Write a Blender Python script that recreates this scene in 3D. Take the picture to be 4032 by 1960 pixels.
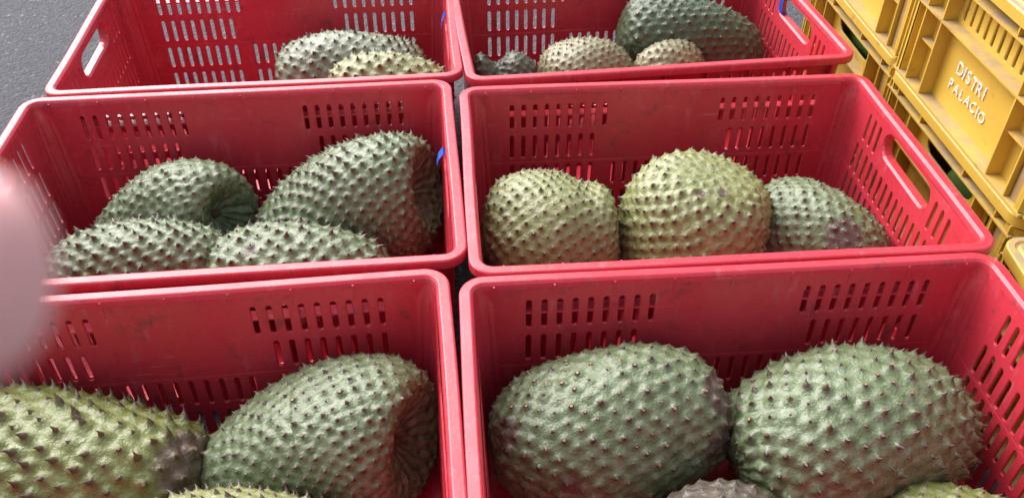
import bpy, bmesh, math, random
import numpy as np
from mathutils import Vector, Matrix

for o in list(bpy.data.objects):
    bpy.data.objects.remove(o)
scn = bpy.context.scene
col = scn.collection
R = math.radians
ZR = 0.24                                   # height of the red crates' rims above the asphalt (m)

# ------------------------------------------------------------------ camera
PITCH, ROLL, CAM_H, F_PX = R(39.7255), R(0.2456), 0.63145, 3477.92
cd = bpy.data.cameras.new('camera')
cam = bpy.data.objects.new('camera', cd); col.objects.link(cam)
cp, sp_ = math.cos(PITCH), math.sin(PITCH)
FWD = Vector((0, cp, -sp_)); RGT = Vector((1, 0, 0)); UPV = Vector((0, sp_, cp))
cr_, sr_ = math.cos(ROLL), math.sin(ROLL)
CR = RGT * cr_ + UPV * sr_; CU = -RGT * sr_ + UPV * cr_
CPOS = Vector((0, 0, CAM_H + ZR))
m = Matrix.Identity(4)
for i in range(3):
    m[i][0] = CR[i]; m[i][1] = CU[i]; m[i][2] = -FWD[i]; m[i][3] = CPOS[i]
cam.matrix_world = m
cd.sensor_width = 36; cd.lens = F_PX / 4032 * 36
cd.clip_start = 0.005; cd.clip_end = 100
cd.dof.use_dof = True; cd.dof.focus_distance = 1.02; cd.dof.aperture_fstop = cd.lens / 2.5
scn.camera = cam

# ------------------------------------------------------------------ light
SUN = Vector((-0.78, 0.86, 1.18)).normalized()
w = bpy.data.worlds.new('World'); scn.world = w; w.use_nodes = True
nt = w.node_tree; bg = nt.nodes['Background']
sky = nt.nodes.new('ShaderNodeTexSky'); sky.sky_type = 'NISHITA'; sky.sun_disc = False
sky.sun_elevation = math.asin(SUN.z); sky.sun_rotation = math.atan2(SUN.x, SUN.y)
sky.dust_density = 3.0; sky.air_density = 1.0; sky.ozone_density = 1.0
hs = nt.nodes.new('ShaderNodeHueSaturation'); hs.inputs['Saturation'].default_value = 0.35
nt.links.new(sky.outputs[0], hs.inputs['Color']); nt.links.new(hs.outputs[0], bg.inputs['Color'])
bg.inputs['Strength'].default_value = 0.060
sl = bpy.data.lights.new('sun', 'SUN'); sl.energy = 1.5; sl.angle = R(62); sl.color = (1.0, 0.95, 0.94)
so = bpy.data.objects.new('sun', sl); col.objects.link(so)
so.rotation_euler = SUN.to_track_quat('Z', 'Y').to_euler(); so.location = (-2, 3, 4)
scn.view_settings.view_transform = 'Standard'; scn.view_settings.look = 'None'
scn.view_settings.exposure = 2.0; scn.view_settings.gamma = 1.0
scn.view_settings.use_curve_mapping = False

# ------------------------------------------------------------------ helpers
def tag(o, label=None, cat=None, group=None, kind=None):
    if label: o['label'] = label
    if cat: o['category'] = cat
    if group: o['group'] = group
    if kind: o['kind'] = kind
    return o

def empty(name, loc=(0, 0, 0), rz=0):
    o = bpy.data.objects.new(name, None); col.objects.link(o)
    o.location = loc; o.rotation_euler = (0, 0, rz); o.empty_display_size = 0.05
    return o

def link(name, me, mat=None, parent=None):
    o = bpy.data.objects.new(name, me); col.objects.link(o)
    if mat and not me.materials: me.materials.append(mat)
    if parent: o.parent = parent
    return o

class MB:
    def __init__(s): s.v = []; s.f = []
    def add(s, vs, fs):
        n = len(s.v); s.v += [tuple(p) for p in vs]; s.f += [tuple(n + i for i in f) for f in fs]
    def quad(s, a, b, c, d): s.add((a, b, c, d), ((0, 1, 2, 3),))
    def box(s, x0, x1, y0, y1, z0, z1):
        s.add([(x0,y0,z0),(x1,y0,z0),(x1,y1,z0),(x0,y1,z0),(x0,y0,z1),(x1,y0,z1),(x1,y1,z1),(x0,y1,z1)],
              [(0,3,2,1),(4,5,6,7),(0,1,5,4),(1,2,6,5),(2,3,7,6),(3,0,4,7)])
    def mesh(s, name, smooth=None, bevel=0, weld=True):
        me = bpy.data.meshes.new(name); me.from_pydata(s.v, [], s.f)
        bm = bmesh.new(); bm.from_mesh(me)
        if weld: bmesh.ops.remove_doubles(bm, verts=bm.verts, dist=1e-5)
        bmesh.ops.recalc_face_normals(bm, faces=bm.faces)
        if bevel:
            bmesh.ops.bevel(bm, geom=[e for e in bm.edges if len(e.link_faces) == 2 and e.calc_face_angle(0) > 0.9],
                            offset=bevel, segments=1, affect='EDGES')
        if smooth:
            for f in bm.faces: f.smooth = True
            for e in bm.edges:
                if len(e.link_faces) == 2 and e.calc_face_angle(0) > smooth: e.smooth = False
        bm.to_mesh(me); bm.free()
        return me

# ------------------------------------------------------------------ materials
def newmat(name):
    mt = bpy.data.materials.new(name); mt.use_nodes = True
    n = mt.node_tree; return mt, n, n.nodes['Principled BSDF'], n.nodes, n.links

def noise(nodes, links, vec, scale, detail=4, rough=0.6):
    t = nodes.new('ShaderNodeTexNoise'); t.inputs['Scale'].default_value = scale
    t.inputs['Detail'].default_value = detail; t.inputs['Roughness'].default_value = rough
    links.new(vec, t.inputs['Vector']); return t.outputs['Fac']

def ramp(nodes, links, fac, pts):
    r = nodes.new('ShaderNodeValToRGB'); links.new(fac, r.inputs[0])
    e = r.color_ramp.elements
    while len(e) < len(pts): e.new(0.5)
    for q, (p, c) in zip(e, pts):
        q.position = p; q.color = (c, c, c, 1) if not hasattr(c, '__len__') else (*c, 1)
    return r.outputs[0]

def mix(nodes, links, fac, a, b, blend='MIX'):
    x = nodes.new('ShaderNodeMix'); x.data_type = 'RGBA'; x.blend_type = blend
    for s, v in ((x.inputs[0], fac), (x.inputs[6], a), (x.inputs[7], b)):
        if hasattr(v, 'is_linked') or isinstance(v, bpy.types.NodeSocket): links.new(v, s)
        else: s.default_value = (*v, 1) if hasattr(v, '__len__') else v
    return x.outputs[2]

def math_(nodes, links, op, a, b):
    x = nodes.new('ShaderNodeMath'); x.operation = op
    for s, v in zip(x.inputs, (a, b)):
        if isinstance(v, bpy.types.NodeSocket): links.new(v, s)
        else: s.default_value = v
    return x.outputs[0]

def bump(nodes, links, bsdf, h, dist, strength=1.0):
    b = nodes.new('ShaderNodeBump'); b.inputs['Distance'].default_value = dist
    b.inputs['Strength'].default_value = strength
    links.new(h, b.inputs['Height']); links.new(b.outputs[0], bsdf.inputs['Normal'])

def attr(nodes, name):
    a = nodes.new('ShaderNodeAttribute'); a.attribute_name = name; return a.outputs['Fac']

def plastic(name, base, dark, pale, dirt, rough, dust=0.0, scuff=0.25):
    mt, n, b, N, L = newmat(name)
    tc = N.new('ShaderNodeTexCoord').outputs['Object']
    oi = N.new('ShaderNodeObjectInfo').outputs['Random']
    mp = N.new('ShaderNodeVectorMath'); mp.operation = 'ADD'; L.new(tc, mp.inputs[0])
    cx = N.new('ShaderNodeCombineXYZ'); sc = math_(N, L, 'MULTIPLY', oi, 7.0)
    for i in range(3): L.new(sc, cx.inputs[i])
    L.new(cx.outputs[0], mp.inputs[1]); v = mp.outputs[0]
    c = mix(N, L, ramp(N, L, noise(N, L, v, 6, 5), [(0.3, 0), (0.75, 1)]), base, dark)
    sv = N.new('ShaderNodeMapping'); sv.inputs['Scale'].default_value = (1, 1, 0.25); L.new(v, sv.inputs[0])
    s1 = ramp(N, L, noise(N, L, sv.outputs[0], 70, 6, 0.75), [(0.56, 0), (0.72, scuff)])
    c = mix(N, L, s1, c, pale)
    # scratches: thin streaks broken up by a coarse mask
    msk = ramp(N, L, noise(N, L, v, 11, 3), [(0.52, 0), (0.62, 1)])
    for scl, rz_ in (((3, 3, 190), 0.5), ((3, 170, 60), -0.6)):
        sm = N.new('ShaderNodeMapping'); sm.inputs['Scale'].default_value = scl; sm.inputs['Rotation'].default_value = (rz_, rz_ * 0.7, rz_); L.new(v, sm.inputs[0])
        st_ = ramp(N, L, noise(N, L, sm.outputs[0], 4, 2), [(0.66, 0), (0.72, 0.28)])
        c = mix(N, L, math_(N, L, 'MULTIPLY', st_, msk), c, pale)
    d1 = ramp(N, L, noise(N, L, v, 28, 7, 0.72), [(0.57, 0), (0.70, 0.75)])
    c = mix(N, L, d1, c, dirt)
    if dust:
        g = N.new('ShaderNodeNewGeometry'); sx = N.new('ShaderNodeSeparateXYZ'); L.new(g.outputs['Normal'], sx.inputs[0])
        up = ramp(N, L, sx.outputs[2], [(0.55, 0), (0.9, 1)])
        dn = ramp(N, L, noise(N, L, v, 16, 6, 0.7), [(0.36, 0.15), (0.62, dust)])
        c = mix(N, L, math_(N, L, 'MULTIPLY', up, dn), c, (0.30, 0.235, 0.175))
    L.new(c, b.inputs['Base Color'])
    rr = ramp(N, L, noise(N, L, v, 20, 5), [(0.3, rough - 0.08), (0.75, rough + 0.14)])
    L.new(rr, b.inputs['Roughness']); b.inputs['Specular IOR Level'].default_value = 0.5
    bump(N, L, b, noise(N, L, v, 160, 3), 0.0006, 0.35)
    return mt

M_RED = plastic('red_plastic', (0.55, 0.038, 0.060), (0.48, 0.032, 0.050), (0.78, 0.36, 0.40), (0.15, 0.035, 0.04), 0.27, 0, 0.18)
M_YEL = plastic('yellow_plastic', (0.63, 0.415, 0.058), (0.55, 0.35, 0.046), (0.72, 0.52, 0.16), (0.24, 0.15, 0.07), 0.45, 0.95, 0.2)
M_POST = plastic('peeled_post_plastic', (0.42, 0.27, 0.10), (0.30, 0.19, 0.09), (0.55, 0.53, 0.52), (0.46, 0.42, 0.42), 0.55, 0.5, 0.9)

def simple(name, c, rough=0.5, sub=0):
    mt, n, b, N, L = newmat(name)
    tc = N.new('ShaderNodeTexCoord').outputs['Object']
    k = mix(N, L, ramp(N, L, noise(N, L, tc, 60, 5), [(0.3, 0), (0.7, 1)]), c, tuple(x * 0.72 for x in c))
    L.new(k, b.inputs['Base Color']); b.inputs['Roughness'].default_value = rough
    if sub:
        b.inputs['Subsurface Weight'].default_value = sub
        b.inputs['Specular IOR Level'].default_value = 0.15; b.inputs['Subsurface Radius'].default_value = (0.03, 0.011, 0.011)
    return mt
def letter_mat():
    mt, n, b, N, L = newmat('white_lettering_paint')
    tc = N.new('ShaderNodeTexCoord').outputs['Object']
    c = mix(N, L, ramp(N, L, noise(N, L, tc, 260, 5, 0.7), [(0.46, 0), (0.58, 0.85)]), (0.82, 0.82, 0.84), (0.62, 0.46, 0.14))
    L.new(c, b.inputs['Base Color']); b.inputs['Roughness'].default_value = 0.5
    return mt
M_LETTER = letter_mat()
M_BLUE = simple('blue_tape', (0.01, 0.09, 0.55), 0.35)
M_SKIN = simple('finger_skin', (1.0, 0.55, 0.55), 0.9, 1.0)
M_NAIL = simple('nail', (0.85, 0.55, 0.5), 0.3)
M_SLEEVE = simple('sleeve_cloth', (0.12, 0.13, 0.16), 0.9)
M_STEM = simple('stem_bark', (0.10, 0.055, 0.03), 0.8)

def asphalt():
    mt, n, b, N, L = newmat('asphalt')
    tc = N.new('ShaderNodeTexCoord').outputs['Object']
    vo = N.new('ShaderNodeTexVoronoi'); vo.inputs['Scale'].default_value = 170; L.new(tc, vo.inputs['Vector'])
    bw = N.new('ShaderNodeRGBToBW'); L.new(vo.outputs['Color'], bw.inputs[0])
    stone = ramp(N, L, bw.outputs[0], [(0.1, (0.044, 0.046, 0.056)), (0.55, (0.064, 0.067, 0.080)), (0.85, (0.095, 0.096, 0.108)), (0.93, (0.24, 0.235, 0.235))])
    gap = ramp(N, L, vo.outputs['Distance'], [(0.35, 0), (0.75, 0.75)])
    c = mix(N, L, gap, stone, (0.040, 0.040, 0.047))
    big = ramp(N, L, noise(N, L, tc, 3.2, 5), [(0.35, 0), (0.7, 0.6)])
    c = mix(N, L, big, c, (0.046, 0.048, 0.058))
    L.new(c, b.inputs['Base Color'])
    b.inputs['Roughness'].default_value = 0.85
    h = math_(N, L, 'ADD', math_(N, L, 'MULTIPLY', vo.outputs['Distance'], -0.8), noise(N, L, tc, 55, 5))
    bump(N, L, b, h, 0.004, 0.9)
    return mt

# ------------------------------------------------------------------ ground
g = MB(); g.quad((-9, -6, 0), (9, -6, 0), (9, 12, 0), (-9, 12, 0))
tag(link('asphalt_ground', g.mesh('asphalt_ground'), asphalt()), 'dark grey asphalt ground under and beside the crates', kind='structure')

# ------------------------------------------------------------------ panels with real openings
def stadium(xc, zc, w_, h_, n=4):
    r = min(w_, h_) / 2; P = []
    if h_ >= w_:
        for k in range(n + 1): a = math.pi + math.pi * k / n; P.append((xc + r * math.cos(a), zc - h_/2 + r + r * math.sin(a)))
        for k in range(n + 1): a = math.pi * k / n; P.append((xc + r * math.cos(a), zc + h_/2 - r + r * math.sin(a)))
    else:
        for k in range(n + 1): a = -math.pi/2 + math.pi * k / n; P.append((xc + w_/2 - r + r * math.cos(a), zc + r * math.sin(a)))
        for k in range(n + 1): a = math.pi/2 + math.pi * k / n; P.append((xc - w_/2 + r + r * math.cos(a), zc + r * math.sin(a)))
    return P

def hole_cell(mb, fmap, rect, poly, depth, cham=0.0006, sleeve=None):
    x0, x1, z0, z1 = rect
    cx = sum(p[0] for p in poly) / len(poly); cz = sum(p[1] for p in poly) / len(poly)
    px = [p[0] for p in poly]; pz = [p[1] for p in poly]; rr = min(max(px) - min(px), max(pz) - min(pz)) / 2
    def spine(p):
        return (min(max(p[0], min(px) + rr), max(px) - rr), min(max(p[1], min(pz) + rr), max(pz) - rr))
    def out(p):
        ox, oz = spine(p); dx, dz = p[0] - ox, p[1] - oz
        t = min([((x1 - ox) if dx > 0 else (x0 - ox)) / dx if abs(dx) > 1e-9 else 1e9,
                 ((z1 - oz) if dz > 0 else (z0 - oz)) / dz if abs(dz) > 1e-9 else 1e9])
        return (ox + dx * t, oz + dz * t)
    def grow(p, e):
        ox, oz = spine(p); dx, dz = p[0] - ox, p[1] - oz; l = math.hypot(dx, dz)
        return (p[0] + dx / l * e, p[1] + dz / l * e)
    n = len(poly); big = [grow(p, cham) for p in poly]; O = [out(p) for p in poly]
    side = lambda q: (abs(q[0]-x0) < 1e-7, abs(q[0]-x1) < 1e-7, abs(q[1]-z0) < 1e-7, abs(q[1]-z1) < 1e-7)
    dd = sleeve or depth
    for i in range(n):
        j = (i + 1) % n
        for d, H in ((0, big), (depth, poly)):
            A, B, C_, D_ = O[i], O[j], H[j], H[i]
            mb.quad(*[fmap(p[0], p[1], d) for p in (A, B, C_, D_)])
            sa, sb = side(A), side(B)
            if not any(a and b for a, b in zip(sa, sb)):
                kx = x0 if (sa[0] or sb[0]) else x1; kz = z0 if (sa[2] or sb[2]) else z1
                mb.add([fmap(p[0], p[1], d) for p in (A, (kx, kz), B)], [(0, 1, 2)])
        mb.quad(fmap(*big[i], 0), fmap(*big[j], 0), fmap(*poly[j], cham), fmap(*poly[i], cham))
        mb.quad(fmap(*poly[i], cham), fmap(*poly[j], cham), fmap(*poly[j], dd), fmap(*poly[i], dd))
        if sleeve:
            g1, g2 = grow(poly[i], 0.003), grow(poly[j], 0.003)
            mb.quad(fmap(*poly[i], dd), fmap(*poly[j], dd), fmap(*g2, dd), fmap(*g1, dd))
            mb.quad(fmap(*g1, dd), fmap(*g2, dd), fmap(*g2, depth), fmap(*g1, depth))

def panel(mb, fmap, x0, x1, bands, depth, xs=()):
    """bands: (z0, z1, [(cell_x0, cell_x1, poly, sleeve)]) from top to bottom"""
    def plain(a, b, z0, z1):
        br = [a] + [x for x in xs if a + 1e-6 < x < b - 1e-6] + [b]
        for p, q in zip(br, br[1:]):
            for d in (0, depth):
                mb.quad(fmap(p, z0, d), fmap(q, z0, d), fmap(q, z1, d), fmap(p, z1, d))
    for z0, z1, holes in bands:
        x = x0
        for a, b, poly, sl_ in sorted(holes, key=lambda h: h[0]):
            if a > x + 1e-6: plain(x, a, z0, z1)
            hole_cell(mb, fmap, (a, b, z0, z1), poly, depth, cham=0.0028 if sl_ else 0.0009, sleeve=sl_); x = b
        if x < x1 - 1e-6: plain(x, x1, z0, z1)

# ------------------------------------------------------------------ red crates
LX, WY = 0.60, 0.4094
HXR, HYR = LX / 2, WY / 2
WALL_O = 0.0162; ZT = -0.009; ZB = -0.232; TH = 0.003
def draft(z): return 0.042 * (ZT - z) + (0.0005 if z < -0.1205 else 0.0)
def rad(z): return 0.012 + 0.010 * min(1, max(0, (ZT - z) / 0.022))
def half(z): return HXR - WALL_O - draft(z), HYR - WALL_O - draft(z)

def rrect(hx, hy, r, n=7):
    P = []
    for qx, qy, a0 in ((1, 1, 0), (-1, 1, 90), (-1, -1, 180), (1, -1, 270)):
        for k in range(n + 1):
            a = R(a0 + 90 * k / n)
            P.append((qx * (hx - r) + r * math.cos(a), qy * (hy - r) + r * math.sin(a)))
    return P

def sweep(mb, hx, hy, r0, prof, n=8, warp=None, div=14):
    rings = []
    for o, z in prof:
        P = rrect(hx - o, hy - o, max(r0 - o, 0.002), n)
        Q = []
        for i in range(len(P)):                      # subdivide the straights so that the rim can wave a little
            a, b = P[i], P[(i + 1) % len(P)]; Q.append(a)
            if math.hypot(b[0]-a[0], b[1]-a[1]) > 0.1:
                for k in range(1, div): t = k / div; Q.append((a[0]+(b[0]-a[0])*t, a[1]+(b[1]-a[1])*t))
        rings.append([(*(warp(x, y) if warp else (x, y)), z) for x, y in Q])
    m_ = len(rings[0])
    for A, B in zip(rings, rings[1:]):
        for i in range(m_):
            j = (i + 1) % m_; mb.quad(A[i], A[j], B[j], B[i])

def slots(centres, z0, z1, w_, pitch):
    zc = (z0 + z1) / 2
    return [(c - pitch/2, c + pitch/2, stadium(c, zc, w_, z1 - z0), None) for c in centres]

def red_meshes():
    PT = 0.01712
    Lg = lambda n: [-0.224 + PT * i for i in range(n)]
    Rg = lambda n: [-c for c in reversed(Lg(n))]
    Cg = [PT * (i - 4) for i in range(9)]
    rows = [(-0.064, -0.0245, Lg(9) + Rg(9)), (-0.114, -0.0755, Lg(8) + Rg(8)),
            (-0.165, -0.1265, Lg(8) + Cg + Rg(8)), (-0.215, -0.177, Lg(8) + Cg + Rg(8))]
    bands = []; top = ZT
    zs = [ZT, -0.0225] ; bands.append((-0.0225, ZT, []))
    bands += [(-0.066, -0.0225, slots(rows[0][2], rows[0][0], rows[0][1], 0.0062, PT)),
              (-0.0735, -0.066, []),
              (-0.116, -0.0735, slots(rows[1][2], rows[1][0], rows[1][1], 0.0062, PT)),
              (-0.120, -0.116, []), (-0.1222, -0.120, []), (-0.1245, -0.1222, []),
              (-0.167, -0.1245, slots(rows[2][2], rows[2][0], rows[2][1], 0.0062, PT)),
              (-0.175, -0.167, []),
              (-0.217, -0.175, slots(rows[3][2], rows[3][0], rows[3][1], 0.0062, PT)),
              (ZB, -0.217, [])]
    S = 0.2838
    def fside(s, z, d):
        hx, hy = half(z); a = abs(s)
        x = a if a <= 0.240 else 0.240 + (hx - rad(z) - 0.240) * (a - 0.240) / (S - 0.240)
        return (math.copysign(x, s), hy + d, z)
    ms = MB(); panel(ms, fside, -S, S, bands, TH, xs=(-0.24, 0.24))
    # rounded, fluted corners
    mc = MB()
    nz = [ZT, -0.015, -0.0225, -0.028, -0.06, -0.120, -0.1222, ZB]
    for sx in (1,):
        for d in (0, TH):
            na = 16; grid = []
            for z in nz:
                hx, hy = half(z); r = rad(z)
                row = []
                for k in range(na + 1):
                    a = R(90 * k / na)
                    fl = 0.0012 if (k % 4 in (1, 2) and z < -0.024 and d == 0) else 0
                    rr = r + d - fl
                    row.append((sx * (hx - r + rr * math.cos(a)), hy - r + rr * math.sin(a), z))
                grid.append(row)
            for A, B in zip(grid, grid[1:]):
                for k in range(na): mc.quad(A[k], A[k+1], B[k+1], B[k])
    side = ms.mesh('side_wall'); corner = mc.mesh('corner_wall', smooth=0.6)
    cb = corner.copy(); cb.transform(Matrix.Scale(-1, 4, (1, 0, 0)))
    # ends
    PE = 0.0175
    r1 = slots([0.122, 0.1045, 0.087, -0.087, -0.1045, -0.122], -0.064, -0.022, 0.0062, PE)
    r1.append((-0.0775, 0.0775, stadium(0, -0.0335, 0.138, 0.034, 8), 0.0135))
    full = [0.13125 - PE * i for i in range(16)]
    eb = [(-0.0125, ZT, []), (-0.066, -0.0125, r1), (-0.0735, -0.066, []),
          (-0.120, -0.0735, slots(full, -0.118, -0.0755, 0.0062, PE)), (-0.1222, -0.120, []), (-0.1245, -0.1222, []),
          (-0.168, -0.1245, slots(full, -0.166, -0.1265, 0.0062, PE)), (-0.175, -0.168, []),
          (-0.217, -0.175, slots(full, -0.215, -0.177, 0.0062, PE)), (ZB, -0.217, [])]
    SE = HYR - WALL_O - 0.0
    def fend(s, z, d):
        hx, hy = half(z); a = abs(s)
        y = a if a <= 0.145 else 0.145 + (hy - rad(z) - 0.145) * (a - 0.145) / (SE - 0.145)
        return (hx + d, math.copysign(y, s), z)
    me_ = MB(); panel(me_, fend, -SE, SE, eb, TH, xs=(-0.145, 0.145))
    end = me_.mesh('end_wall')
    # base
    hx, hy = half(ZB); b = MB()
    P = rrect(hx + TH, hy + TH, 0.022)
    for z in (ZB + 0.004, -ZR + 0.001): b.add([(x, y, z) for x, y in P], [tuple(range(len(P)))])
    for i in range(len(P)):
        j = (i + 1) % len(P); b.quad((*P[i], ZB + .004), (*P[j], ZB + .004), (*P[j], -ZR + .001), (*P[i], -ZR + .001))
    base = b.mesh('base')
    # outside ledge with short fins under the rim
    l = MB(); hx, hy = half(-0.043)
    l.box(-0.275, 0.275, hy + 0.0005, HYR - 0.003, -0.0445, -0.042)
    for k in range(9):
        x = -0.262 + 0.0655 * k
        l.box(x - 0.0011, x + 0.0011, hy + 0.0007, HYR - 0.0045, -0.0418, -0.0035)
    ledge = l.mesh('outer_ledge')
    return side, end, base, ledge, corner, cb
SIDE, END, BASE, LEDGE, CORNA, CORNB = red_meshes()
RIM_PROF = [(0.012, -0.0035), (0.003, -0.0035), (0.003, -0.0115), (0.0, -0.0115), (0.0, -0.0028), (0.0008, -0.0010), (0.0024, 0.0), (0.0112, 0.0003),
            (0.0126, -0.0004), (0.0134, -0.0014), (0.0146, -0.0026), (0.0156, -0.0055), (WALL_O, -0.0092), (WALL_O - TH, -0.0092)]

def red_crate(x, y, yaw, label, seed):
    e = empty('red_crate', (x, y, 0), yaw)
    tag(e, label, 'crate', 'red slotted crates set in two columns')
    rs = random.Random(seed); ph = [rs.uniform(0, 6.28) for _ in range(4)]; am = rs.uniform(0.0008, 0.0018)
    def warp(px, py):
        # moulded rims bow a little between the corners
        ex = max(0, 1 - (px / HXR) ** 2); ey = max(0, 1 - (py / HYR) ** 2)
        return (px + math.copysign(1, px) * ey * am * math.sin(py * 9 + ph[0]) * (abs(px) > HXR * 0.9),
                py + math.copysign(1, py) * ex * am * math.sin(px * 8 + ph[1]) * (abs(py) > HYR * 0.85))
    rm = MB(); sweep(rm, HXR, HYR, 0.028, RIM_PROF, warp=warp)
    parts = [('rim', rm.mesh('rim', smooth=0.42), 0), ('side_wall', SIDE, 0), ('side_wall', SIDE, math.pi), ('end_wall', END, 0), ('end_wall', END, math.pi),
             ('corner_wall', CORNA, 0), ('corner_wall', CORNA, math.pi), ('corner_wall', CORNB, 0), ('corner_wall', CORNB, math.pi), ('base', BASE, 0), ('outer_ledge', LEDGE, 0), ('outer_ledge', LEDGE, math.pi)]
    for n, me, rz in parts:
        o = link(n, me, M_RED, e); o.location = (0, 0, ZR); o.rotation_euler = (0, 0, rz)
    return e

CR_ = {'MR': (0.2371, 0.9437, R(4.54)), 'ML': (-0.3673, 0.9139, R(5.90)), 'FR': (0.2572, 0.5329, R(4.63)),
       'FL': (-0.3444, 0.4927, R(6.54)), 'BL': (-0.3911, 1.3281, R(6.09)), 'BR': (0.2031, 1.3825, R(7.72))}
LBL = {'MR': 'red plastic crate holding three pale domed soursops in a row, beside the yellow stack',
       'ML': 'red plastic crate holding four soursops, the finger covers its left end',
       'FR': 'red plastic crate nearest on the right, two large soursops against its back wall',
       'FL': 'red plastic crate nearest on the left, with a bright green bruised soursop',
       'BL': 'red plastic crate farthest on the left, beside bare asphalt, two soursops at its right end',
       'BR': 'red plastic crate farthest on the right, with blue tape on its handle'}
for i, k in enumerate(CR_):
    red_crate(*CR_[k], LBL[k], 11 + i)

def crate_pt(k, u, v, z):
    x, y, a = CR_[k]
    return Vector((x + u * math.cos(a) - v * math.sin(a), y + u * math.sin(a) + v * math.cos(a), ZR + z))

# ------------------------------------------------------------------ yellow crates
YL, YD, YH, YR = 0.394, 0.60, 0.217, 0.02
YZ = 0.218                                  # rim height of the lower yellow crates
def yellow_face(mb_plate, kind, ylen):
    """plate, set 2 cm behind the front edges of its fins; x along the face, y into the crate"""
    pl = 0.021
    def fm(x, z, d): return (x, pl + d, z)
    c = ylen / 2
    full = [c - 0.0855 + 0.019 * i for i in range(10)]
    zone = lambda z0, z1, cs, w_=0.0055: [(q - 0.0075, q + 0.0075, stadium(q, (z0 + z1)/2, w_, z1 - z0), None) for q in cs]
    sd = [0.0715, ylen - 0.0715]; sd2 = [0.0615, 0.0805, ylen - 0.0805, ylen - 0.0615]
    up = zone(0.140, 0.183, sd2)
    if kind == 'slots': up += zone(0.138, 0.183, full)
    else: up.append((c - 0.085, c + 0.085, stadium(c, 0.1655, 0.142, 0.040, 8), None))
    panel(mb_plate, fm, 0.004, ylen - 0.004,
          [(0.190, YH - 0.004, []), (0.134, 0.190, up),
           (0.0875, 0.134, zone(0.092, 0.128, sd)), (0.080, 0.0875, []), (0.022, 0.080, zone(0.027, 0.074, sd)), (0.002, 0.022, [])], 0.003)

def yellow_meshes():
    out = {}
    for nm, ylen in (('end', YL), ('long', YD)):
        for kind in (('slots', 'handle') if nm == 'end' else ('slots',)):
            pm = MB()
            if nm == 'end': yellow_face(pm, kind, ylen)
            else: pm.box(0.004, ylen - 0.004, 0.021, 0.024, 0.002, YH - 0.004)
            out[(nm, kind)] = pm.mesh('face_plate')
    t = 0.0014
    def fin(z0, z1, y0=0.0012, y1=0.0215):
        b = MB(); b.box(-t, t, y0, y1, z0, z1); return b.mesh('fin')
    out['fin_low'] = fin(0.0185, 0.1292); out['fin_up'] = fin(0.1328, 0.1855); out['fin_top'] = fin(0.1889, 0.2010)
    out['fin_mid'] = fin(0.1328, 0.1855)
    def shelf(x0, x1, z, y0=0.0, h=0.0028):
        b = MB(); b.box(x0, x1, y0, 0.0212, z, z + h); return b.mesh('shelf')
    out['shelf'] = {n: [shelf(0.006, q - 0.006, z, 0.0, h) for z, h in ((0.0148, 0.0034), (0.1295, 0.003), (0.1858, 0.0028))] for n, q in (('end', YL), ('long', YD))}
    b = MB(); b.box(0.048, 0.0925, 0.006, 0.0212, 0.0825, 0.0847); out['stub'] = b.mesh('shelf')
    b = MB(); b.box(-0.0125, 0.0125, 0.008, 0.011, 0.019, 0.1288); b.box(-0.0125, 0.0125, 0.008, 0.011, 0.1332, 0.1852)
    out['post'] = b.mesh('corner_post')
    rm = MB()
    sweep(rm, YL/2, YD/2, 0.024, [(0.0225, 0.199), (0.0, 0.2012), (0.0, YH - 0.002), (0.0018, YH), (0.0085, YH), (0.0105, YH - 0.0025), (0.0130, YH - 0.0025), (0.015, YH), (0.0205, YH), (0.0225, YH - 0.002), (0.0225, 0.199)], n=8)
    out['rim'] = rm.mesh('rim', smooth=0.7)
    b = MB()
    for zz in (0.003, 0.006): pass
    b.box(-YL/2 + 0.022, YL/2 - 0.022, -YD/2 + 0.022, YD/2 - 0.022, 0.002, 0.006); out['base'] = b.mesh('base')
    # rounded corner skins
    for r_, z0, z1 in ((0.020, 0.0, 0.199),):
        b = MB(); n = 8
        for k in range(n):
            a0, a1 = R(180 + 90*k/n), R(180 + 90*(k+1)/n)
            p = [(0.022 + r_*math.cos(a), 0.022 + r_*math.sin(a)) for a in (a0, a1)]
            b.quad((*p[0], z0), (*p[1], z0), (*p[1], z1), (*p[0], z1))
        out['corner'] = b.mesh('corner_skin', smooth=0.9)
    return out
YM = yellow_meshes()

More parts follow.
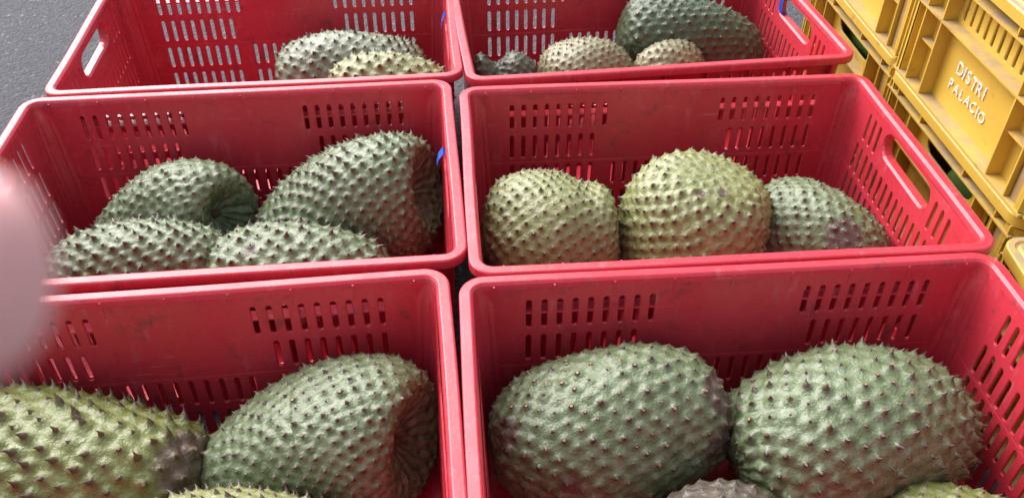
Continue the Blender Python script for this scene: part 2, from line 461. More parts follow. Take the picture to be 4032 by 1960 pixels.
def yellow_crate(x, y, yaw, z, kind, label, lettering=False):
    """origin at the crate's front-left base corner: local x along its end face, y into it"""
    e = empty('yellow_crate', (x, y, z), yaw)
    tag(e, label, 'crate', 'stacked yellow crates')
    def add(nm, me, loc=(0, 0, 0), rz=0, mat=M_YEL):
        o = link(nm, me, mat, e); o.location = loc; o.rotation_euler = (0, 0, rz); return o
    faces = [((0, 0, 0), 0, 'end', kind, YL), ((YL, YD, 0), math.pi, 'end', 'slots', YL),
             ((YL, 0, 0), math.pi/2, 'long', 'slots', YD), ((0, YD, 0), -math.pi/2, 'long', 'slots', YD)]
    for loc, rz, nm, kd, ln in faces:
        rot = Matrix.Rotation(rz, 3, 'Z')
        at = lambda p: Vector(loc) + rot @ Vector(p)
        add('face_plate', YM[(nm, kd)], loc, rz)
        for s in YM['shelf'][nm]: add('shelf', s, loc, rz)
        if nm == 'end':
            lows = [0.012, 0.047, 0.094, ln - 0.094, ln - 0.047, ln - 0.012]; tops = [0.012, 0.041, 0.122, ln - 0.136, ln - 0.047, ln - 0.012]
        else:
            lows = [0.02 + 0.08 * i for i in range(8)]; tops = lows
        for q in lows:
            add('fin', YM['fin_low'], at((q, 0, 0)), rz); add('fin', YM['fin_up'], at((q, 0, 0)), rz)
        for q in tops: add('fin', YM['fin_top'], at((q, 0, 0)), rz)
        if nm == 'end':
            add('shelf', YM['stub'], loc, rz); add('shelf', YM['stub'], at((ln - 0.1405, 0, 0)), rz)
            add('corner_post', YM['post'], at((ln - 0.0295, 0, 0)), rz, M_POST)
    for (px, py), rz in (((0, 0), 0), ((YL, 0), math.pi/2), ((YL, YD), math.pi), ((0, YD), -math.pi/2)):
        add('corner_skin', YM['corner'], (px, py, 0), rz)
    add('rim', YM['rim'], (YL/2, YD/2, 0)); add('base', YM['base'], (YL/2, YD/2, 0))
    if lettering:
        for txt, x0, x1, zb, hgt, yj in (('DISTRI', 0.139, 0.216, 0.0745, 0.0175, 0), ('PALACIO', 0.1295, 0.2325, 0.0485, 0.0145, 1)):
            n = len(txt); rr = random.Random(3 + yj)
            wd = {'I': 0.38, 'T': 0.9, 'O': 1.08, 'C': 1.05}; adv = [wd.get(q, 1.0) + 0.28 for q in txt]; tot = sum(adv) - 0.28; xc_ = 0
            for i, ch in enumerate(txt):
                cu = bpy.data.curves.new('letter', 'FONT'); cu.body = ch; cu.size = hgt / 0.70; cu.extrude = 0.0007
                cu.offset = 0.0001; cu.resolution_u = 3
                to = bpy.data.objects.new('letter', cu); col.objects.link(to)
                bpy.context.view_layer.update()
                me = bpy.data.meshes.new_from_object(to.evaluated_get(bpy.context.evaluated_depsgraph_get()))
                bpy.data.objects.remove(to)
                xs = [v.co.x for v in me.vertices]; mid = (min(xs) + max(xs)) / 2
                for v in me.vertices: v.co.x -= mid
                me.materials.clear()
                lo = add('letter', me, (x0 + (x1 - x0) * (xc_ + (adv[i] - 0.28) / 2) / tot, 0.0203, zb + rr.uniform(-0.0008, 0.0008)), 0, M_LETTER)
                xc_ += adv[i]; lo.rotation_euler = (math.pi/2, R(rr.uniform(-4, 4)), 0)
    return e

YA = Vector((0.5853, 1.2351)); YU = Vector((0.06591, -0.99783)); YN = Vector((0.99783, 0.06591)); YAW = math.atan2(YU.y, YU.x)
def ypos(s, n): q = YA + YU * s + YN * n; return q.x, q.y
yellow_crate(*ypos(0, 0), YAW, YZ - YH, 'handle', 'lower yellow crate with an open handle slot, under the crate lettered DISTRI PALACIO')
yellow_crate(*ypos(0, 0.0), YAW, YZ + 0.0015 - 0.0148 + 0.0, 'slots', 'upper yellow crate lettered DISTRI PALACIO in white', True)
yellow_crate(*ypos(-0.403, 0.012), YAW, YZ - YH, 'handle', 'lower yellow crate of the farther stack, beside the farthest right red crate')
yellow_crate(*ypos(-0.403, 0.012), YAW, YZ + 0.0015 - 0.0148, 'slots', 'upper yellow crate of the farther stack, left of the lettered crate')
yellow_crate(*ypos(0.419, -0.036), YAW - R(5), YZ - YH, 'handle', 'yellow crate at the right edge, only its rounded rim corner showing')

# ------------------------------------------------------------------ soursops
def soursop_mat(name, c1, c2, pale, bruise, brown, tipc):
    mt, n, b, N, L = newmat(name)
    tc = N.new('ShaderNodeTexCoord').outputs['Object']
    c = mix(N, L, ramp(N, L, noise(N, L, tc, 14, 5), [(0.32, 0), (0.68, 1)]), c1, c2)
    c = mix(N, L, ramp(N, L, noise(N, L, tc, 90, 5, 0.7), [(0.42, 0), (0.66, 0.85)]), c, pale)
    mott = ramp(N, L, noise(N, L, tc, 320, 3, 0.6), [(0.35, 0.18), (0.6, 0)])
    c = mix(N, L, mott, c, tuple(x * 0.4 for x in c2))
    bl = ramp(N, L, noise(N, L, tc, 22, 6, 0.7), [(0.66 - bruise, 0), (0.80 - bruise, 0.85)])
    c = mix(N, L, bl, c, brown)
    at_b = ramp(N, L, math_(N, L, 'ADD', attr(N, 'bruise'), math_(N, L, 'MULTIPLY', math_(N, L, 'SUBTRACT', noise(N, L, tc, 60, 5, 0.7), 0.5), 0.9)), [(0.42, 0), (0.62, 0.92)])
    bc = mix(N, L, ramp(N, L, noise(N, L, tc, 110, 5, 0.75), [(0.4, 0), (0.68, 1)]), (0.07, 0.038, 0.038), (0.21, 0.14, 0.125))
    c = mix(N, L, at_b, c, bc)
    spot = math_(N, L, 'MULTIPLY', attr(N, 'spot'), 0.8)
    c = mix(N, L, spot, c, tuple(0.35 * x + 0.65 * y for x, y in zip(c2, (0.075, 0.05, 0.03))))
    tp = ramp(N, L, attr(N, 'tip'), [(0.0, 0.55), (0.22, 1)])
    c = mix(N, L, tp, c, tipc)
    c = mix(N, L, attr(N, 'stub'), c, (0.36, 0.21, 0.10))
    L.new(c, b.inputs['Base Color'])
    rr = ramp(N, L, noise(N, L, tc, 60, 4), [(0.3, 0.31), (0.75, 0.54)])
    L.new(rr, b.inputs['Roughness'])
    b.inputs['Specular IOR Level'].default_value = 0.6
    b.inputs['Coat Weight'].default_value = 0.12; b.inputs['Coat Roughness'].default_value = 0.22
    h = math_(N, L, 'ADD', noise(N, L, tc, 85, 4, 0.6), math_(N, L, 'MULTIPLY', noise(N, L, tc, 420, 3), 0.12))
    bump(N, L, b, h, 0.0045, 0.8)
    return mt

PAL = {
 'grey':   dict(c1=(0.180, 0.315, 0.125), c2=(0.112, 0.225, 0.075), pale=(0.40, 0.54, 0.34), brown=(0.10, 0.085, 0.050), tipc=(0.070, 0.042, 0.027)),
 'lime':   dict(c1=(0.270, 0.375, 0.072), c2=(0.185, 0.290, 0.055), pale=(0.44, 0.54, 0.19), brown=(0.12, 0.085, 0.035), tipc=(0.085, 0.055, 0.030)),
 'pale':   dict(c1=(0.390, 0.470, 0.140), c2=(0.310, 0.400, 0.100), pale=(0.58, 0.65, 0.35), brown=(0.16, 0.12, 0.07), tipc=(0.078, 0.048, 0.030)),
 'mint':   dict(c1=(0.330, 0.400, 0.230), c2=(0.240, 0.320, 0.160), pale=(0.58, 0.63, 0.48), brown=(0.16, 0.13, 0.08), tipc=(0.045, 0.032, 0.024)),
 'dark':   dict(c1=(0.060, 0.130, 0.050), c2=(0.045, 0.105, 0.040), pale=(0.13, 0.21, 0.11), brown=(0.07, 0.065, 0.035), tipc=(0.035, 0.032, 0.020)),
 'beige':  dict(c1=(0.380, 0.370, 0.190), c2=(0.300, 0.330, 0.140), pale=(0.52, 0.47, 0.33), brown=(0.30, 0.21, 0.17), tipc=(0.10, 0.075, 0.040)),
 'brown':  dict(c1=(0.130, 0.170, 0.080), c2=(0.090, 0.120, 0.055), pale=(0.16, 0.16, 0.10), brown=(0.075, 0.05, 0.04), tipc=(0.035, 0.026, 0.020)),
 'purple': dict(c1=(0.120, 0.115, 0.070), c2=(0.085, 0.065, 0.052), pale=(0.20, 0.20, 0.13), brown=(0.07, 0.045, 0.04), tipc=(0.06, 0.042, 0.032)),
}
GOLD = math.pi * (3 - math.sqrt(5))

def soursop(label, crate, loc, abc, yaw=0, pitch=0, roll=0, pal='grey', sp=2.0, seed=1, taper=0.12, pw=0.62, dimple=0.0, bend=0.0, bdir=0.0,
            saddle=None, spike=1.0, stub=0.0, bruise=0.0, patch=(), lean=1.0, ribs=0.0, res=(120, 150), stem=False, lump=0.035, mound=1.0, group=None):
    rng = np.random.default_rng(seed)
    a, b, c = [q / 100 for q in abc]; sp = sp * 0.87 / 100
    ks = rng.uniform(1.5, 3.6, (5, 2)); ph = rng.uniform(0, 6.28, (5, 2)); am = rng.uniform(0.4, 1, 5) * lump
    def S(t, p):
        r = np.clip(np.sin(np.pi * t), 1e-6, 1) ** pw * (1 + taper * np.cos(np.pi * t))
        f = 1 + sum(am[i] * np.sin(ks[i, 0] * 3 * t + ph[i, 0]) * np.sin(np.round(ks[i, 1]) * p + ph[i, 1]) for i in range(5))
        if saddle:
            t0, wd, dp = saddle; f = f * (1 - dp * np.exp(-((t - t0) / wd) ** 2) * (0.5 + 0.5 * np.sin(p)))
        x = -a * np.cos(np.pi * t) + 0 * p
        y = b * r * f * np.cos(p); z = c * r * f * np.sin(p)
        if dimple:
            q = np.exp(-(r / 0.55) ** 2) * (t < 0.5)
            x = x + dimple * a * q
        if bend:
            ca, sa = math.cos(bdir), math.sin(bdir)
            w_, q_ = y * ca + z * sa, -y * sa + z * ca
            Rr = a / bend; th = x / Rr
            x2 = (Rr - w_) * np.sin(th); w2 = Rr - (Rr - w_) * np.cos(th)
            x = x2; y = w2 * ca - q_ * sa; z = w2 * sa + q_ * ca
        return np.stack([x, y, z], -1)
    def frame(t, p):
        e = 2e-3
        d1 = S(np.clip(t + e, 1e-4, 1 - 1e-4), p) - S(np.clip(t - e, 1e-4, 1 - 1e-4), p); d2 = S(t, p + e) - S(t, p - e)
        n = np.cross(d1, d2); n /= np.linalg.norm(n, axis=-1, keepdims=True) + 1e-12
        d1 /= np.linalg.norm(d1, axis=-1, keepdims=True) + 1e-12
        return -n * np.sign(np.sum(-n * (S(t, p) - S(t, p + np.pi)), -1, keepdims=True)) * 1.0, d1
    # spine lattice
    tt = np.linspace(0.004, 0.996, 400); pp = np.linspace(0, 2 * np.pi, 64, endpoint=False)
    G = S(tt[:, None], pp[None, :])
    circ = np.linalg.norm(np.roll(G, -1, 1) - G, axis=-1).sum(1); ds = np.linalg.norm(np.gradient(G, axis=0), axis=-1).mean(1)
    cum = np.cumsum(circ * ds); N_ = int(cum[-1] / (0.88 * sp * sp)); cum /= cum[-1]
    fr = (np.arange(N_) + 0.5) / N_
    st = np.interp(fr, cum, tt) + rng.normal(0, 0.06, N_) * sp / a / 2.2
    st = np.clip(st, 0.02, 0.99); sphi = (np.arange(N_) * GOLD + rng.normal(0, 0.06, N_) * sp / b) % (2 * np.pi)
    SPt = S(st, sphi); Sn, Sd = frame(st, sphi)
    size = np.clip(np.sin(np.pi * np.clip(st, 0.03, 0.97)) * 2.2, 0.45, 1) * rng.uniform(0.6, 1.3, N_)
    # skin
    nr, ns = res
    u_ = np.linspace(0, 1, nr + 1); T = np.clip(0.5 - 0.5 * np.cos(np.pi * u_) * 0.35 - 0.65 * (0.5 - u_), 1e-4, 1 - 1e-4)
    PH = np.linspace(0, 2 * np.pi, ns, endpoint=False)
    Tg, Pg = np.meshgrid(T, PH, indexing='ij'); Tg = Tg.ravel(); Pg = Pg.ravel()
    V = S(Tg, Pg); Nn, _ = frame(Tg, Pg)
    F1 = np.empty(len(V)); F2 = np.empty(len(V)); idx = np.empty(len(V), int)
    sq = (SPt ** 2).sum(1)
    for k in range(0, len(V), 4000):
        q = V[k:k+4000]; D = (q ** 2).sum(1)[:, None] + sq[None] - 2 * q @ SPt.T
        i1 = D.argmin(1); ar = np.arange(len(q)); F1[k:k+4000] = D[ar, i1]; idx[k:k+4000] = i1
        D[ar, i1] = 9; F2[k:k+4000] = D.min(1)
    F1 = np.sqrt(np.maximum(F1, 0)) / sp; F2 = np.sqrt(np.maximum(F2, 0)) / sp; sz = size[idx]
    edge = np.clip(F2 - F1, 0, 1)
    dvec = (V - SPt[idx]) / sp; sd_ = np.cross(Sn, Sd)[idx]
    du = (dvec * sd_).sum(1) + 0.12 * np.sin(7 * (dvec * Sd[idx]).sum(1) + idx); dv = (dvec * Sd[idx]).sum(1)
    wv = np.sin(V @ rng.normal(0, 1, 3) * 260 + 2.2 * np.sin(V @ rng.normal(0, 1, 3) * 190)) * 0.010
    h = sp * mound * sz * (0.050 * (1 - np.exp(-(edge / 0.22) ** 2)) + 0.065 * np.exp(-(F1 / 0.32) ** 2) + 0.10 * np.exp(-(F1 / 0.17) ** 2)
        + 0.060 * np.exp(-(du / 0.15) ** 2) * np.exp(-(dv / 0.62) ** 2)) + sp * wv
    if ribs:
        nb = 15 + seed % 5
        h = h + ribs * sp * np.cos(nb * Pg + 2.0 * np.sin(3 * Pg)) * np.exp(-((Tg) / 0.16) ** 2) * np.clip(Tg / 0.03, 0, 1)
    V = V + Nn * h[:, None]
    quads = []
    I = np.arange((nr + 1) * ns).reshape(nr + 1, ns)
    Q = np.stack([I[:-1], np.roll(I[:-1], -1, 1), np.roll(I[1:], -1, 1), I[1:]], -1).reshape(-1, 4)
    me = bpy.data.meshes.new('soursop')
    me.vertices.add(len(V)); me.vertices.foreach_set('co', V.astype(np.float32).ravel())
    me.loops.add(Q.size); me.loops.foreach_set('vertex_index', Q.ravel().astype(np.int32))
    me.polygons.add(len(Q)); me.polygons.foreach_set('loop_start', np.arange(0, Q.size, 4, dtype=np.int32))
    me.polygons.foreach_set('loop_total', np.full(len(Q), 4, np.int32)); me.polygons.foreach_set('use_smooth', np.ones(len(Q), bool))
    me.update(calc_edges=True)
    def bru(P):
        r = np.zeros(len(P))
        for (t0, p0, rad_) in patch:
            cpt = S(np.array([t0]), np.array([p0]))[0]
            r = np.maximum(r, 1.05 * np.exp(-(np.linalg.norm(P - cpt, axis=1) / (rad_ / 100)) ** 2))
        return r
    def setattr_(m_, nm, val):
        at = m_.attributes.new(nm, 'FLOAT', 'POINT'); at.data.foreach_set('value', val.astype(np.float32))
    setattr_(me, 'spot', np.exp(-(F1 / 0.205) ** 2)); setattr_(me, 'bruise', bru(V))
    pr = PAL[pal]
    mat = soursop_mat('soursop_skin', pr['c1'], pr['c2'], pr['pale'], bruise, pr['brown'], pr['tipc'])
    o = link('soursop', me, mat)
    # spines: short curved cones
    prof = np.array([(-0.25, 1.0), (0.10, 0.74), (0.38, 0.46), (0.68, 0.24), (0.90, 0.10)]); K = 7
    isst = rng.random(N_) < max(stub, 0.07)
    hgt = sp * 0.30 * spike * size * rng.uniform(0.75, 1.2, N_); rb = sp * 0.215 * size * (0.8 + 0.2 * spike)
    base = SPt + Sn * (sp * mound * size * 0.17)[:, None]
    side = np.cross(Sn, Sd); ang = np.arange(K) * 2 * np.pi / K
    ldir = Sd * lean + side * rng.normal(0, 0.35, N_)[:, None]
    vs = []; tips = []; stb = []
    for j, (q, rr) in enumerate(prof):
        qq = np.where(isst, min(q, 0.40 + 0.02 * j), q); rq = np.where(isst & (q > 0.3), 0.44 - 0.14 * (j == 4), rr)
        cc = base + Sn * (hgt * qq)[:, None] + ldir * (hgt * 0.75 * np.clip(qq, 0, 1) ** 2)[:, None]
        ring = cc[:, None] + (rb * rq)[:, None, None] * (Sd[:, None] * np.cos(ang)[None, :, None] + side[:, None] * np.sin(ang)[None, :, None])
        vs.append(ring); tips.append(np.repeat(np.clip(qq, 0, 1) * 1.25, K)); stb.append(np.repeat((isst & (j == 4)) * 1.0, K))
    tipv = base + Sn * (hgt * np.where(isst, 0.47, 1.0))[:, None] + ldir * (hgt * np.where(isst, 0.1, 0.95))[:, None]
    VV = np.concatenate([q.reshape(-1, 3) for q in vs] + [tipv]); TT = np.concatenate(tips + [np.where(isst, 0.5, 1.2)]); SB = np.concatenate(stb + [isst * 1.0])
    nrg = len(prof); fc = []
    bi = np.arange(N_)[:, None] * K
    for j in range(nrg - 1):
        A = j * N_ * K + bi + np.arange(K)[None]; A2 = j * N_ * K + bi + (np.arange(K)[None] + 1) % K
        fc.append(np.stack([A, A2, A2 + N_ * K, A + N_ * K], -1).reshape(-1, 4))
    Q4 = np.concatenate(fc)
    A = (nrg - 1) * N_ * K + bi + np.arange(K)[None]; A2 = (nrg - 1) * N_ * K + bi + (np.arange(K)[None] + 1) % K
    T3 = np.stack([A, A2, np.broadcast_to(nrg * N_ * K + np.arange(N_)[:, None], A.shape)], -1).reshape(-1, 3)
    ms = bpy.data.meshes.new('spines')
    li = np.concatenate([Q4.ravel(), T3.ravel()]).astype(np.int32)
    ls = np.concatenate([np.arange(len(Q4)) * 4, len(Q4) * 4 + np.arange(len(T3)) * 3]).astype(np.int32)
    lt = np.concatenate([np.full(len(Q4), 4), np.full(len(T3), 3)]).astype(np.int32)
    ms.vertices.add(len(VV)); ms.vertices.foreach_set('co', VV.astype(np.float32).ravel())
    ms.loops.add(len(li)); ms.loops.foreach_set('vertex_index', li)
    ms.polygons.add(len(ls)); ms.polygons.foreach_set('loop_start', ls); ms.polygons.foreach_set('loop_total', lt)
    ms.polygons.foreach_set('use_smooth', np.ones(len(ls), bool)); ms.update(calc_edges=True)
    setattr_(ms, 'tip', TT); setattr_(ms, 'stub', SB); setattr_(ms, 'bruise', bru(VV))
    so_ = link('spines', ms, mat, o); so_['kind'] = 'stuff'
    if stem:
        b_ = MB(); K2 = 8; p0 = S(np.array([1e-3]), np.array([0.0]))[0]
        for j, (dx, r_) in enumerate(((0.006, 0.006), (-0.004, 0.0055), (-0.012, 0.0045), (-0.014, 0.002))):
            pass
        rings = [[(p0[0] + dx, p0[1] + r_ * math.cos(6.283*i/K2), p0[2] + r_ * math.sin(6.283*i/K2)) for i in range(K2)]
                 for dx, r_ in ((0.008, 0.0065), (-0.003, 0.006), (-0.011, 0.0048), (-0.0125, 0.0022))]
        for A_, B_ in zip(rings, rings[1:]):
            for i in range(K2): b_.quad(A_[i], A_[(i+1) % K2], B_[(i+1) % K2], B_[i])
        b_.add(rings[-1], [tuple(range(K2))])
        link('stem', b_.mesh('stem', smooth=1.0), M_STEM, o)
    P = crate_pt(crate, *[q / 100 for q in loc]); ya = CR_[crate][2] + R(yaw)
    o.matrix_world = Matrix.Translation(P) @ Matrix.Rotation(ya, 4, 'Z') @ Matrix.Rotation(-R(pitch), 4, 'Y') @ Matrix.Rotation(R(roll), 4, 'X')
    tag(o, label, 'soursop', 'soursops in the red crates')
    return o

# front right crate
soursop('large oval soursop with tan broken spine tips, left one in the nearest right crate', 'FR', (-14.3, 9.8, -13.8), (13.0, 8.2, 8.6), yaw=6, pitch=3, pal='grey', sp=2.05, seed=3,
        taper=-0.04, pw=0.6, spike=0.62, stub=0.42, patch=((0.86, 2.0, 3.4), (0.80, 2.9, 2.6), (0.14, 2.0, 2.4), (0.35, 2.9, 1.4)), lean=0.5, res=(150, 190), bruise=0.02)
soursop('large green soursop with long spines, right one of the big pair, nearest right crate', 'FR', (12.0, 7.4, -14.1), (13.4, 9.0, 9.2), yaw=10, pitch=-5, pal='grey', sp=2.15, seed=4,
        taper=0.06, pw=0.58, mound=1.3, spike=0.95, patch=((0.30, 0.2, 1.6),), lean=0.4, res=(150, 190), ribs=0.10, bend=0.35, bdir=-1.6)
soursop('grey brown soursop at the bottom edge between two large green ones', 'FR', (-5.6, -4.4, -15.2), (7.0, 6.0, 6.2), yaw=20, pal='purple', sp=1.9, seed=5, spike=0.5, stub=0.12, res=(110, 130))
soursop('bright green soursop cut by the bottom edge in the nearest right crate', 'FR', (18.6, -5.0, -17.2), (7.5, 6.2, 6.4), yaw=-10, pal='lime', sp=1.9, seed=6, spike=0.6, res=(110, 130))
# front left crate
soursop('bright yellow green soursop with a brown bruised end in the nearest left crate', 'FL', (-12.2, 9.0, -15.2), (15.4, 8.2, 8.2), yaw=-4, pitch=-4, pal='lime', sp=2.45, seed=7,
        taper=0.05, pw=0.58, spike=1.15, patch=((0.90, 2.0, 4.8), (0.55, 2.6, 1.2)), lean=-0.9, res=(150, 190), mound=1.25, lump=0.05)
soursop('large grey green soursop ribbed towards a deep stem hollow, nearest left crate', 'FL', (14.6, 9.8, -15.6), (12.8, 8.4, 8.8), yaw=184, pitch=-12, pal='grey', sp=1.75, seed=8,
        taper=0.24, pw=0.56, dimple=0.36, spike=0.72, lean=0.7, ribs=0.10, res=(190, 200), stem=True, bend=0.62, bdir=-0.1)
soursop('soursop showing only its curved spine tips at the bottom edge of the nearest left crate', 'FL', (8.4, -4.0, -14.5), (10.5, 6.6, 6.6), yaw=-4, pal='pale', sp=1.9, seed=9, spike=1.15, lean=-0.8, res=(120, 150))
# middle left crate
soursop('curled soursop with a wrinkled stem hollow, at the back left of the middle left crate', 'ML', (-11.2, 9.6, -14.6), (11.4, 6.6, 7.4), yaw=184, pitch=-16, pal='grey', sp=1.75, seed=10,
        taper=0.26, pw=0.58, dimple=0.4, spike=0.55, lean=0.5, ribs=0.12, bend=0.8, bdir=-0.15, stem=True, res=(140, 170))
soursop('biggest soursop of the middle left crate, tilted up to the right with hooked spines', 'ML', (14.2, 9.0, -14.4), (14.0, 8.8, 9.0), yaw=188, pitch=-20, pal='grey', sp=1.95, mound=1.3, seed=12,
        taper=0.22, pw=0.58, dimple=0.34, spike=1.0, lean=0.8, ribs=0.08, bend=0.45, bdir=-0.2, res=(160, 190))
soursop('spiny soursop at the front left of the middle left crate, beside the finger', 'ML', (-12.8, -1.6, -14.4), (11.8, 6.6, 6.6), yaw=2, pal='grey', sp=1.85, mound=1.25, seed=13, spike=1.1, lean=-0.5, res=(140, 170), taper=-0.05)
soursop('mottled soursop at the front middle of the middle left crate, with a small scar', 'ML', (8.2, -4.0, -14.6), (12.0, 6.6, 6.4), yaw=-6, pal='grey', sp=2.1, mound=1.25, seed=14, spike=1.0, lean=0.6, res=(140, 170), patch=((0.36, 1.9, 1.1),), bruise=0.05)
# middle right crate
soursop('pale yellow green double humped soursop at the left of the middle right crate', 'MR', (-18.6, 0.8, -13.2), (9.0, 9.2, 9.8), yaw=0, pal='pale', sp=1.7, seed=15, taper=0.02, pw=0.5, saddle=(0.68, 0.09, 0.11),
        spike=0.72, lean=0.25, res=(130, 180), stub=0.15, patch=((0.10, 2.9, 3.0),))
soursop('round pale soursop with evenly spaced dark spines, middle one of three', 'MR', (1.0, 1.0, -13.0), (10.0, 9.8, 10.4), yaw=0, pitch=80, roll=0, pal='pale', sp=1.95, seed=16, taper=-0.02, pw=0.55,
        spike=0.75, lean=0.2, res=(140, 180), stub=0.1, mound=1.2, patch=((0.93, 3.2, 1.0), (0.90, 2.6, 0.8),))
soursop('grey green soursop with a dark brown scab, beside the slotted end wall', 'MR', (18.4, 0.2, -15.0), (9.6, 7.0, 7.8), yaw=-46, pitch=-4, pal='grey', sp=1.65, seed=17, taper=0.04, pw=0.56, spike=0.7, lean=0.5,
        patch=((0.66, 2.15, 2.8),), res=(130, 170))
# far left crate
soursop('light green long soursop behind another, right end of the farthest left crate', 'BL', (11.4, 6.0, -12.6), (13.0, 6.8, 6.6), yaw=0, pal='mint', sp=2.1, seed=18, spike=1.05, lean=-0.4, res=(120, 150), taper=0.05)
soursop('pale yellowish soursop lying in front of a greener one in the farthest left crate', 'BL', (18.4, -5.0, -12.0), (10.4, 6.0, 7.4), yaw=-4, pal='pale', sp=2.3, seed=19, spike=0.95, lean=0.3, res=(110, 140))
# far right crate
soursop('small dark two lobed soursop at the left of the farthest right crate', 'BR', (-21.8, 1.0, -13.6), (5.8, 5.0, 7.4), yaw=4, pal='brown', sp=1.6, seed=20, saddle=(0.42, 0.13, 0.40), spike=0.5, lean=0.2, res=(80, 110), lump=0.06)
soursop('beige soursop with small curved spines, middle of the farthest right crate', 'BR', (-7.4, 1.0, -12.6), (8.2, 6.4, 6.6), yaw=6, pal='beige', sp=1.5, seed=21, spike=0.75, lean=0.6, res=(110, 140), bruise=0.08)
soursop('pale rounded end of a soursop in front of the dark green one', 'BR', (7.4, 0.2, -13.6), (6.6, 5.8, 7.2), yaw=30, pitch=12, pal='beige', sp=1.7, seed=22, spike=0.5, lean=0.3, res=(100, 130), lump=0.06)
soursop('dark green soursop, longest in the farthest right crate, standing above its rim line', 'BR', (13.2, 8.6, -11.2), (13.2, 7.4, 7.8), yaw=-8, pitch=-16, pal='dark', sp=2.0, seed=23, spike=0.62, lean=0.3, res=(130, 170), taper=0.02, pw=0.5)

# ------------------------------------------------------------------ green fruit in the yellow crates
M_GREEN = simple('green_fruit_skin', (0.12, 0.24, 0.06), 0.4)
def green_fruit(label, s, n, z, a, r, yaw, pitch=0):
    mb = MB(); nr, ns = 22, 20; rings = []
    for i in range(nr + 1):
        t = min(max(i / nr, 1e-3), 1 - 1e-3); x = -a * math.cos(math.pi * t); q = r * math.sin(math.pi * t) ** 0.6 * (1 + 0.05 * math.cos(2 * math.pi * t))
        up = 0.16 * a * (1 - (x / a) ** 2)
        rings.append([(x, q * (1 + 0.06 * math.cos(5 * p)) * math.cos(p), up + q * (1 + 0.06 * math.cos(5 * p)) * math.sin(p)) for p in (2 * math.pi * k / ns for k in range(ns))])
    for A, B in zip(rings, rings[1:]):
        for k in range(ns): mb.quad(A[k], A[(k+1) % ns], B[(k+1) % ns], B[k])
    o = link('green_fruit', mb.mesh('green_fruit', smooth=1.2), M_GREEN)
    x, y = ypos(s, n)
    o.matrix_world = Matrix.Translation((x, y, z)) @ Matrix.Rotation(YAW + R(yaw), 4, 'Z') @ Matrix.Rotation(R(pitch), 4, 'Y')
    tag(o, label, 'fruit', 'green fruit in the yellow crates')
ZU = YZ - 0.0133
for a_ in (('smooth green fruit heaped at the rim of the lettered yellow crate', 0.20, 0.085, ZU + 0.165, 0.16, 0.048, 4),
           ('green fruit seen through the upper slots of the lettered yellow crate', 0.21, 0.075, ZU + 0.064, 0.15, 0.045, -4),
           ('bigger green fruit near the right end of the handle opening below the lettered crate', 0.255, 0.085, 0.130, 0.09, 0.040, 25),
           ('green fruit deep behind the handle opening below the lettered crate', 0.14, 0.105, 0.115, 0.085, 0.038, -10),
           ('green fruit behind the handle opening of the farther yellow stack', -0.18, 0.10, 0.130, 0.14, 0.045, 5)):
    green_fruit(*a_)

# ------------------------------------------------------------------ blue tape scraps
def tape(label, crate, pts, width, wdir):
    """a folded strip: pts in the crate's frame (cm), given width direction"""
    mb = MB(); wv = Vector(wdir).normalized() * width / 200; t = Vector((0.0004, 0.0004, 0.0004))
    P = [Vector(p) / 100 for p in pts]; rows = [[p - wv / 1, p + wv * (1 - 0.25 * (i == len(P) - 1))] for i, p in enumerate(P)]
    for off in (Vector((0, 0, 0)), t):
        for A, B in zip(rows, rows[1:]): mb.quad(A[0] + off, A[1] + off, B[1] + off, B[0] + off)
    edge = [r[0] for r in rows] + [r[1] for r in reversed(rows)]
    for p, q in zip(edge, edge[1:] + edge[:1]): mb.quad(p, q, q + t, p + t)
    o = link('tape_scrap', mb.mesh('tape_scrap'), M_BLUE)
    x, y, a = CR_[crate]; o.location = (x, y, ZR); o.rotation_euler = (0, 0, a)
    tag(o, label, 'tape', 'scraps of blue tape on the crates')
hxw = (HXR - WALL_O) * 100
tape('scrap of blue tape poking from the end wall of the middle left crate', 'ML', [(hxw + 0.25, 4.9, -2.6), (hxw - 0.30, 4.9, -2.2), (hxw - 0.9, 4.8, -3.0), (hxw - 1.2, 4.8, -4.0)], 1.5, (0, 1, 0.1))
tape('scrap of blue tape poking from the end wall of the farthest left crate', 'BL', [(hxw + 0.25, 5.2, -2.4), (hxw - 0.30, 5.2, -2.2), (hxw - 0.7, 5.1, -3.2), (hxw - 0.9, 5.0, -4.4)], 1.4, (0, 1, 0.1))
tape('strip of blue tape round the handle of the farthest right crate', 'BR', [(hxw + 1.0, 6.0, -4.75), (hxw - 0.12, 6.0, -4.9), (hxw - 0.22, 6.1, -3.2), (hxw - 0.16, 6.1, -1.2)], 1.5, (0, 1, 0))

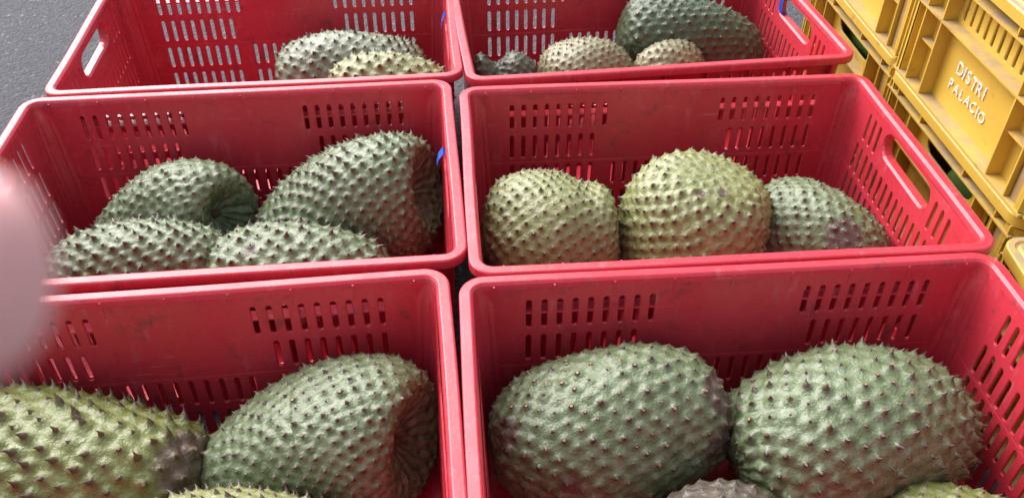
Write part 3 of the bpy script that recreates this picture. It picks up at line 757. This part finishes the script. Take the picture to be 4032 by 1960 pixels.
# ------------------------------------------------------------------ the hand whose fingertip covers the left edge of the lens
def hand():
    def cw(x, y, z): return CPOS + CR * x + CU * y + FWD * z
    J = []; E_ = []; Rd = []
    def v(p, r): J.append(cw(*p)); Rd.append(r); return len(J) - 1
    fore = v((-0.115, -0.26, -0.13), 0.036); wrist = v((-0.112, -0.135, -0.075), 0.026); palm = v((-0.112, -0.085, -0.045), 0.028); kn = v((-0.108, -0.045, -0.020), 0.024)
    E_ += [(fore, wrist), (wrist, palm), (palm, kn)]
    def chain(root, pts):
        p = root
        for q, r in pts: k = v(q, r); E_.append((p, k)); p = k
    chain(kn, [((-0.104, -0.010, 0.012), 0.0105), ((-0.086, -0.002, 0.045), 0.0095), ((-0.056, -0.0016, 0.050), 0.0076), ((-0.0400, -0.0016, 0.050), 0.0074), ((-0.0305, -0.0016, 0.050), 0.0074), ((-0.0270, -0.0016, 0.050), 0.0052)])
    chain(kn, [((-0.118, -0.030, 0.016), 0.0105), ((-0.106, -0.030, 0.052), 0.0095), ((-0.086, -0.032, 0.062), 0.0085), ((-0.074, -0.033, 0.060), 0.007)])
    chain(palm, [((-0.128, -0.055, 0.008), 0.010), ((-0.118, -0.055, 0.042), 0.009), ((-0.098, -0.057, 0.053), 0.0082), ((-0.086, -0.058, 0.052), 0.0068)])
    chain(palm, [((-0.132, -0.080, 0.000), 0.0092), ((-0.126, -0.080, 0.030), 0.0082), ((-0.110, -0.081, 0.041), 0.0075), ((-0.100, -0.082, 0.040), 0.006)])
    chain(wrist, [((-0.088, -0.098, -0.058), 0.016), ((-0.066, -0.060, -0.040), 0.0115), ((-0.052, -0.030, -0.030), 0.010), ((-0.046, -0.014, -0.026), 0.0085)])
    c0 = J[kn]; me = bpy.data.meshes.new('hand'); me.from_pydata([p - c0 for p in J], E_, [])
    o = bpy.data.objects.new('hand', me); col.objects.link(o); o.location = c0
    sk = o.modifiers.new('skin', 'SKIN'); sk.use_smooth_shade = True
    for d, r in zip(me.skin_vertices[0].data, Rd): d.radius = (r, r)
    me.skin_vertices[0].data[palm].use_root = True
    sb = o.modifiers.new('sub', 'SUBSURF'); sb.levels = 2; sb.render_levels = 2
    bpy.context.view_layer.update()
    m2 = bpy.data.meshes.new_from_object(o.evaluated_get(bpy.context.evaluated_depsgraph_get()))
    o.modifiers.clear(); o.data = m2; m2.materials.clear(); m2.materials.append(M_SKIN)
    for p in m2.polygons: p.use_smooth = True
    tag(o, 'blurred pink fingertip intruding at the left edge, close to the lens', 'hand')
    # sleeve
    mb = MB(); ax = (J[fore] - J[wrist]).normalized(); s1 = ax.orthogonal().normalized(); s2 = ax.cross(s1); K = 24
    rings = [[J[wrist] - c0 + ax * t + (s1 * math.cos(6.2832*k/K) + s2 * math.sin(6.2832*k/K)) * (r + 0.0015 * math.sin(5 * 6.2832 * k / K + t * 90)) for k in range(K)]
             for t, r in ((0.050, 0.036), (0.048, 0.042), (0.056, 0.044), (0.10, 0.047), (0.15, 0.050), (0.19, 0.052), (0.20, 0.04))]
    for A, B in zip(rings, rings[1:]):
        for k in range(K): mb.quad(A[k], A[(k+1) % K], B[(k+1) % K], B[k])
    mb.add(rings[-1], [tuple(range(K))])
    link('sleeve', mb.mesh('sleeve', smooth=1.0), M_SLEEVE, o)
hand()
